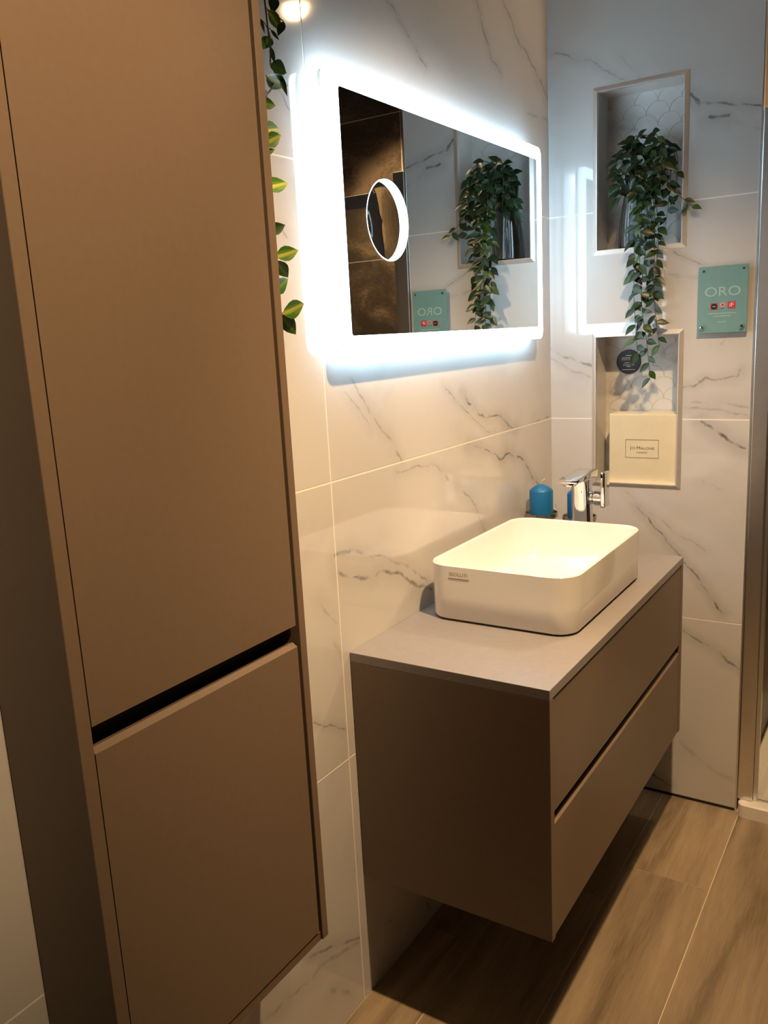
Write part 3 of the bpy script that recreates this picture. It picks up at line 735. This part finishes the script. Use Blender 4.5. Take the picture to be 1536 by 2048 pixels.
# ------------------------------------------------------------------ glass sign
SX0, SX1, SZ0, SZ1, SY = 0.4385, 0.567, 1.443, 1.622, -0.016
sg = thing('glass_sign', ((SX0+SX1)/2, SY, SZ0), 'small teal glass sign reading ORO fixed on the marble wall', 'sign')
obj('plate', bmbox(SX0, SX1, SY, SY+0.005, SZ0, SZ1, bev=0.0008, seg=1), M_SIGN, sg)
for x, z, r, d in ((0.451, 1.459, 0.0060, 0.010), (0.5545, 1.459, 0.0060, 0.010), (0.452, 1.610, 0.0030, 0.003), (0.5548, 1.611, 0.0030, 0.003)):
    obj('standoff', lathe(bmesh.new(), [(r*0.7, 0.0155), (r*0.7, -0.0005), (r, -0.001), (r, -d*0.6), (r*0.6, -d), (0.0, -d-0.0003)], (x, SY, z), 20, axis='Y'), M_CHROME if r > 0.004 else M_DARKREC, sg, smooth=True)
tx = ((1, 0, 0), (0, 0, 1))
text('lettering', 'ORO', 0.036, M_PALE_PRINT, sg, (0.5025, SY-0.0003, 1.5525), *tx, xs=1.18)
def plate(name, x, z, w, h, m, dy=0.0004, th=0.0003): return obj(name, bmbox(x-w/2, x+w/2, SY-dy-th, SY-dy, z-h/2, z+h/2), m, sg)
plate('award_mark', 0.4815, 1.5145, 0.019, 0.017, M_RED)
obj('award_disc', lathe(bmesh.new(), [(0.0078, 0.0), (0.0078, -0.0003), (0.0, -0.0003)], (0.4815, SY-0.0008, 1.5145), 20, axis='Y'), M_BLACK, sg)
plate('award_bar', 0.4815, 1.5145, 0.008, 0.0022, M_PALE_PRINT, 0.0012)
obj('award_disc', lathe(bmesh.new(), [(0.0062, 0.0), (0.0062, -0.0003), (0.0, -0.0003)], (0.5035, SY-0.0004, 1.518), 20, axis='Y'), M_PINK, sg)
obj('award_disc', lathe(bmesh.new(), [(0.0036, 0.0), (0.0036, -0.0003), (0.0, -0.0003)], (0.5035, SY-0.0008, 1.518), 16, axis='Y'), M_RED, sg)
plate('award_bar', 0.5035, 1.5085, 0.010, 0.0016, M_INK)
plate('award_mark', 0.5265, 1.5165, 0.020, 0.019, M_RED)
text('award_letters', 'iF', 0.015, M_WHITE_PRINT, sg, (0.5265, SY-0.0009, 1.5165), *tx, xs=1.2)
for z, wd in ((1.4955, 0.072), (1.4885, 0.045), (1.4725, 0.022)):
    plate('print_line', 0.503, z, wd, 0.0022, M_PALE_PRINT)

# ------------------------------------------------------------------ things in the niches
NZ1 = N1[2]+0.0085; NZ2 = N2[2]+0.0085
gb = thing('gift_box', (0.2835, 0.05, NZ2), 'square cream gift box with printed name standing in the lower niche', 'box')
GX0, GX1, GZ1 = 0.182, 0.385, 1.2155
obj('box_body', bmbox(GX0, GX1, 0.014, 0.100, NZ2+0.0005, GZ1, bev=0.001, seg=1), M_CREAM, gb)
obj('lid', bmbox(GX0+0.0012, GX1-0.0012, 0.008, 0.0135, NZ2+0.0015, GZ1-0.0028, bev=0.0008, seg=1), M_CREAM, gb)
gy = 0.0078
for (a, b, c, d) in ((0.2325, 0.3315, 1.138, 1.1392), (0.2325, 0.3315, 1.0835, 1.0847), (0.2325, 0.2335, 1.0835, 1.1392), (0.3305, 0.3315, 1.0835, 1.1392)):
    obj('label_border', bmbox(a, b, gy-0.0003, gy+0.0003, c, d), M_INK, gb)
text('name_print', 'J', 0.0135, M_INK, gb, (0.2490, gy, 1.1135), *tx, xs=1.15)
text('name_print', 'O', 0.0105, M_INK, gb, (0.2575, gy, 1.1125), *tx, xs=1.15)
text('name_print', 'M', 0.0135, M_INK, gb, (0.2720, gy, 1.1135), *tx, xs=1.15)
text('name_print', 'ALONE', 0.0105, M_INK, gb, (0.2985, gy, 1.1125), *tx, xs=1.2)
text('name_print', 'LONDON', 0.0065, M_INK, gb, (0.2820, gy, 1.1000), *tx, xs=1.1)
ds = thing('round_plaque', (0.2115, 0.10, 1.329), 'round black plaque with white print on the lower niche back', 'plaque')
obj('disc', lathe(bmesh.new(), [(0.037, 0.0), (0.037, -0.003), (0.036, -0.004), (0.0, -0.004)], (0.2115, ND-0.0017, 1.366), 40, axis='Y'), M_BLACK, ds)
yy = ND-0.0061
for z, segs in ((1.385, ((-0.008, 0.010),)), (1.378, ((-0.020, 0.022),)), (1.3725, ((-0.022, -0.002), (0.001, 0.020))), (1.363, ((-0.013, 0.0), (0.002, 0.013))),
                (1.3565, ((-0.016, 0.018),)), (1.3515, ((-0.005, 0.007),)), (1.3425, ((-0.019, 0.020),))):
    for a, b in segs:
        obj('print_line', bmbox(0.2115+a, 0.2115+b, yy-0.0003, yy+0.0003, z-0.0009, z+0.0009), M_WHITE_PRINT, ds)

VC = (0.247, 0.053)
vs = thing('glass_vase', (VC[0], VC[1], NZ1), 'ribbed clear glass vase holding the black pot in the upper niche', 'vase')
out = [(0.049, 0.0), (0.0515, 0.004), (0.050, 0.05), (0.045, 0.10), (0.038, 0.14), (0.0355, 0.155), (0.038, 0.165), (0.047, 0.185)]
inn = [(0.0445, 0.1855), (0.0358, 0.167), (0.0330, 0.155), (0.0352, 0.14), (0.042, 0.10), (0.047, 0.05), (0.047, 0.010), (0.0, 0.008)]
obj('bottle', lathe(bmesh.new(), out+inn, (VC[0], VC[1], NZ1), 96, flute=0.012, nfl=24), M_GLASS, vs, smooth=True)

pl = thing('potted_plant', (VC[0], VC[1], NZ1+0.158), 'trailing green plant in a black pot hanging down from the upper niche', 'plant')
pz = NZ1+0.158
obj('pot', lathe(bmesh.new(), [(0.0310, 0.0), (0.0312, 0.006), (0.0365, 0.0720), (0.0385, 0.0722), (0.0385, 0.080), (0.0355, 0.080), (0.0345, 0.066), (0.0, 0.066)], (VC[0], VC[1], pz), 36), M_BLACK, pl, smooth=True)
obj('soil', lathe(bmesh.new(), [(0.0342, 0.0), (0.0342, 0.002), (0.015, 0.006), (0.0, 0.007)], (VC[0], VC[1], pz+0.0662), 24), M_SOIL, pl, smooth=True)

def leaf_mesh(name, m, wide=0.27, droop=0.12):
    """unit-length leaf along +Y with a folded midrib"""
    bm = bmesh.new(); prof = [(0.0, 0.012), (0.08, 0.45), (0.25, 0.88), (0.42, 1.0), (0.6, 0.82), (0.78, 0.48), (0.92, 0.16), (1.0, 0.0)]
    rows = []
    for t, w in prof:
        zc = -droop*t*t; W = wide*w
        if t == 1.0: rows.append([bm.verts.new((0, 1.0, zc))])
        else: rows.append([bm.verts.new((-W, t, zc+0.28*W)), bm.verts.new((0, t, zc)), bm.verts.new((W, t, zc+0.28*W))])
    for a, b in zip(rows[:-1], rows[1:]):
        if len(b) == 3:
            bm.faces.new((a[0], a[1], b[1], b[0])); bm.faces.new((a[1], a[2], b[2], b[1]))
        else:
            bm.faces.new((a[0], a[1], b[0])); bm.faces.new((a[1], a[2], b[0]))
    me = mesh_from_bm(name, bm, True); me.materials.append(m); return me
ME_LEAF = [leaf_mesh('leaf', M_LEAF), leaf_mesh('leaf', M_LEAF2)]
ME_VINE = [leaf_mesh('leaf', M_VAR0, 0.235, 0.05), leaf_mesh('leaf', M_VAR2, 0.245, 0.05), leaf_mesh('leaf', M_VAR, 0.235, 0.05)]

def leaf_matrix(base, direction, normal, length, width=1.0):
    Y = Vector(direction).normalized(); X = Y.cross(Vector(normal))
    if X.length < 1e-3: X = Y.cross(Vector((0.3, 0.2, 1)))
    X.normalize(); Z = X.cross(Y)
    m = Matrix((X*length*width, Y*length, Z*length)).transposed().to_4x4(); m.translation = Vector(base); return m

rnd = random.Random(11)
NLEAF = [0]
def ok_pos(p):
    rv_ = math.hypot(p.x-VC[0], p.y-VC[1])
    if rv_ < 0.068 and p.z < NZ1+0.198: return False
    if rv_ < 0.052 and p.z < pz+0.092: return False
    if p.y > -0.004:   # inside the niche
        return N1[0]+0.020 < p.x < N1[1]-0.020 and N1[2]+0.018 < p.z < N1[3]-0.03 and p.y < ND-0.012
    return p.y < -0.008
def dress(path, step, size, first=0.0, bright=0.2, jitter=1.0, parent=None):
    acc = first; side = 1
    for a, b in zip(path[:-1], path[1:]):
        L = (b-a).length; 
        while acc < L:
            if NLEAF[0] >= 292: return
            p = a.lerp(b, acc/L); t = (b-a).normalized()
            for attempt in range(8):
                ang = rnd.uniform(-1.0, 1.0)
                outw = Vector((side*rnd.uniform(0.5, 1.0), rnd.uniform(-0.75, 0.25), rnd.uniform(-0.3, 0.35)))
                d = (t*rnd.uniform(0.15, 0.7) + outw*jitter + Vector((0, 0, -0.25))).normalized()
                ln = size*rnd.uniform(0.72, 1.12)
                if ok_pos(p + d*ln) and ok_pos(p + d*ln*0.5): break
                side = -side
            else:
                acc += step; continue
            nrm = Vector((rnd.uniform(-0.7, 0.5), -1.0, rnd.uniform(0.1, 1.0)))
            place('leaf', ME_LEAF[1 if rnd.random() < bright else 0], leaf_matrix(p, d, nrm, ln, rnd.uniform(0.85, 1.1)), parent)
            NLEAF[0] += 1; side = -side; acc += step*rnd.uniform(0.75, 1.25)
        acc -= L
T0 = Vector((VC[0], VC[1], pz+0.070))
stems = []
# trailing stems: (x offsets down the fall)
for (xs, ys, zs) in (
    ((0.262, 0.290, 0.300, 0.300, 0.290, 0.290, 0.305, 0.315), (0.02, -0.015, -0.032, -0.034, -0.036, -0.034, -0.034, -0.032), (1.945, 1.90, 1.80, 1.70, 1.60, 1.52, 1.42, 1.318)),
    ((0.258, 0.275, 0.280, 0.272, 0.268, 0.272, 0.280), (0.02, -0.015, -0.034, -0.040, -0.042, -0.038, -0.036), (1.945, 1.895, 1.78, 1.68, 1.58, 1.48, 1.385)),
    ((0.265, 0.300, 0.318, 0.322, 0.322, 0.328, 0.340), (0.02, -0.012, -0.028, -0.032, -0.034, -0.034, -0.032), (1.94, 1.885, 1.79, 1.69, 1.59, 1.50, 1.41)),
    ((0.26, 0.283, 0.288, 0.286, 0.290, 0.300), (0.02, -0.018, -0.044, -0.048, -0.046, -0.044), (1.945, 1.88, 1.76, 1.65, 1.55, 1.46)),
    ((0.255, 0.268, 0.268, 0.266, 0.268), (0.02, -0.012, -0.030, -0.034, -0.034), (1.94, 1.88, 1.78, 1.68, 1.60)),
    ((0.262, 0.305, 0.325, 0.330, 0.322, 0.320), (0.02, -0.008, -0.022, -0.026, -0.026, -0.026), (1.94, 1.87, 1.78, 1.69, 1.60, 1.54))):
    stems.append(([Vector((x, y, z)) for x, y, z in zip(xs, ys, zs)], 0.0215, 0.040, 0.25))
# right-hand sprigs and the bushy crown
stems.append(([Vector(p) for p in ((0.275, 0.03, 1.93), (0.325, -0.005, 1.89), (0.365, -0.016, 1.835), (0.400, -0.016, 1.800), (0.425, -0.016, 1.778))], 0.016, 0.034, 0.35))
stems.append(([Vector(p) for p in ((0.27, 0.04, 1.94), (0.32, 0.02, 1.955), (0.350, 0.0, 1.925), (0.358, -0.016, 1.87), (0.355, -0.02, 1.80), (0.348, -0.02, 1.745))], 0.018, 0.036, 0.15))
stems.append(([Vector(p) for p in ((0.24, 0.04, 1.94), (0.215, 0.02, 1.95), (0.205, -0.010, 1.925), (0.212, -0.02, 1.88), (0.222, -0.022, 1.83))], 0.018, 0.036, 0.15))
for k in range(11):
    a = math.radians(200+ k*14.0); rr = 0.085+0.02*((k*37) % 5)/4
    dx, dy = math.cos(a)*rr*0.9, math.sin(a)*rr*0.85
    top = 1.965+0.012*((k*53) % 4)
    stems.append(([T0, Vector((VC[0]+dx*0.45+0.025, VC[1]+dy*0.5, top-0.008)), Vector((VC[0]+dx*0.9+0.040, VC[1]+dy, top-0.030)), Vector((VC[0]+dx*1.05+0.045, VC[1]+dy*1.15, top-0.085)), Vector((VC[0]+dx*1.0+0.045, VC[1]+dy*1.2, top-0.150))], 0.0200, 0.040, 0.04))
for pts, st, sz, br in stems[6:7]+stems[:6]+stems[7:]:
    if (pts[0]-T0).length > 0.001: pts = [T0] + pts
    path = smooth_path(pts, 6)
    for q in path:      # keep clear of the vase
        rq = math.hypot(q.x-VC[0], q.y-VC[1])
        lim = 0.062 if q.z < NZ1+0.20 else (0.044 if q.z < pz+0.083 and rq > 0.034 else 0.0)
        if 0 < rq < lim: q.x = VC[0]+(q.x-VC[0])*lim/rq; q.y = VC[1]+(q.y-VC[1])*lim/rq
    obj('stem', tube(bmesh.new(), path, 0.0012, 5, 0.0007), M_STEM, pl, smooth=True)
    dress(path, st, sz, first=0.035, bright=br, parent=pl)

# ------------------------------------------------------------------ vine hanging beside the tall cabinet
vn = thing('hanging_vine', (0.06, -1.36, 1.52), 'variegated trailing vine hanging from the tall cabinet beside the mirror', 'plant')
VST = [(0.06, -1.50, 2.150), (0.06, -1.46, 2.165), (0.06, -1.40, 2.13), (0.06, -1.365, 2.07), (0.06, -1.354, 2.027), (0.06, -1.351, 2.0), (0.06, -1.349, 1.971), (0.06, -1.346, 1.946), (0.06, -1.349, 1.919), (0.06, -1.337, 1.908), (0.06, -1.35, 1.885), (0.06, -1.369, 1.865), (0.06, -1.376, 1.832), (0.06, -1.373, 1.787), (0.06, -1.377, 1.725), (0.06, -1.375, 1.671), (0.06, -1.37, 1.623), (0.06, -1.372, 1.575), (0.06, -1.37, 1.53), (0.062, -1.370, 1.522)]
obj('stem', tube(bmesh.new(), smooth_path(VST, 4), 0.0017, 6, 0.0009), M_STEM, vn, smooth=True)
VLV = [((0.05, -1.314, 2.032), (0.052, -1.324, 2.004), 0), ((0.055, -1.339, 2.004), (0.059, -1.312, 1.978), 2), ((0.065, -1.313, 1.991), (0.058, -1.322, 1.970), 0), ((0.041, -1.318, 1.983), (0.049, -1.308, 1.968), 0), ((0.05, -1.332, 1.967), (0.047, -1.349, 1.946), 1), ((0.08, -1.371, 1.937), (0.081, -1.364, 1.914), 0), ((0.073, -1.364, 1.915), (0.075, -1.327, 1.909), 0), ((0.066, -1.37, 1.898), (0.061, -1.307, 1.895), 2), ((0.065, -1.331, 1.906), (0.075, -1.331, 1.874), 0), ((0.061, -1.367, 1.982), (0.068, -1.368, 1.96), 0), ((0.067, -1.384, 1.872), (0.06, -1.361, 1.868), 1), ((0.07, -1.395, 1.853), (0.074, -1.36, 1.854), 1), ((0.052, -1.372, 1.818), (0.045, -1.315, 1.83), 2), ((0.075, -1.400, 1.791), (0.076, -1.353, 1.81), 2), ((0.069, -1.392, 1.778), (0.078, -1.376, 1.785), 1), ((0.069, -1.40, 1.725), (0.079, -1.348, 1.737), 2), ((0.056, -1.385, 1.659), (0.064, -1.345, 1.673), 0), ((0.058, -1.37, 1.621), (0.068, -1.319, 1.633), 2), ((0.075, -1.390, 1.612), (0.069, -1.354, 1.586), 1), ((0.045, -1.368, 1.566), (0.042, -1.319, 1.587), 1), ((0.079, -1.389, 1.528), (0.079, -1.326, 1.543), 2), ((0.065, -1.376, 1.526), (0.063, -1.336, 1.492), 1)]
rv = random.Random(5); WIDE = {0: 1.3, 2: 1.3, 7: 0.95, 9: 0.5, 3: 0.6, 5: 0.7, 8: 0.6, 6: 1.4, 4: 1.5, 1: 1.1}
bm = bmesh.new()
for k, (a, b, t) in enumerate(VLV):
    a, b = Vector(a), Vector(b); d = b-a
    n = (CAM-a).normalized() + Vector((rv.uniform(-0.3, 0.3), rv.uniform(-0.3, 0.3), rv.uniform(-0.2, 0.35)))
    place('leaf', ME_VINE[t], leaf_matrix(a, d, n, d.length*1.03, WIDE.get(k, 1.0)), vn)
    s = min((Vector(p) for p in VST[4:]), key=lambda q: (q-a).length)
    tube(bm, [s, s.lerp(a, 0.5)+Vector((0, 0, 0.003)), a], 0.0008, 5)
obj('leaf_stalks', bm, M_STEM, vn)['kind'] = 'stuff'

# ------------------------------------------------------------------ ceiling downlights
for x, y, z, en, cone, blend, tgt, lab in SPOTS:
    t = thing('ceiling_downlight', (x, y, CEIL), lab, 'downlight', 'recessed ceiling downlights')
    obj('ring', lathe(bmesh.new(), [(0.034, 0.0), (0.048, 0.0), (0.048, -0.006), (0.036, -0.010), (0.034, -0.006)], (x, y, CEIL), 32), M_ALU, t, smooth=True)
    obj('lens', lathe(bmesh.new(), [(0.0, -0.002), (0.033, -0.002), (0.033, -0.004), (0.0, -0.0045)], (x, y, CEIL), 24), M_LENS, t)
    ld = bpy.data.lights.new('spot_light', 'SPOT'); ld.energy = en; ld.color = WARM; ld.shadow_soft_size = 0.03
    ld.spot_size = math.radians(cone); ld.spot_blend = blend
    lo = bpy.data.objects.new('spot_light', ld); COL.objects.link(lo); lo.location = (x, y, z)
    lo.rotation_euler = (Vector(tgt)-Vector((x, y, z))).to_track_quat('-Z', 'Y').to_euler()
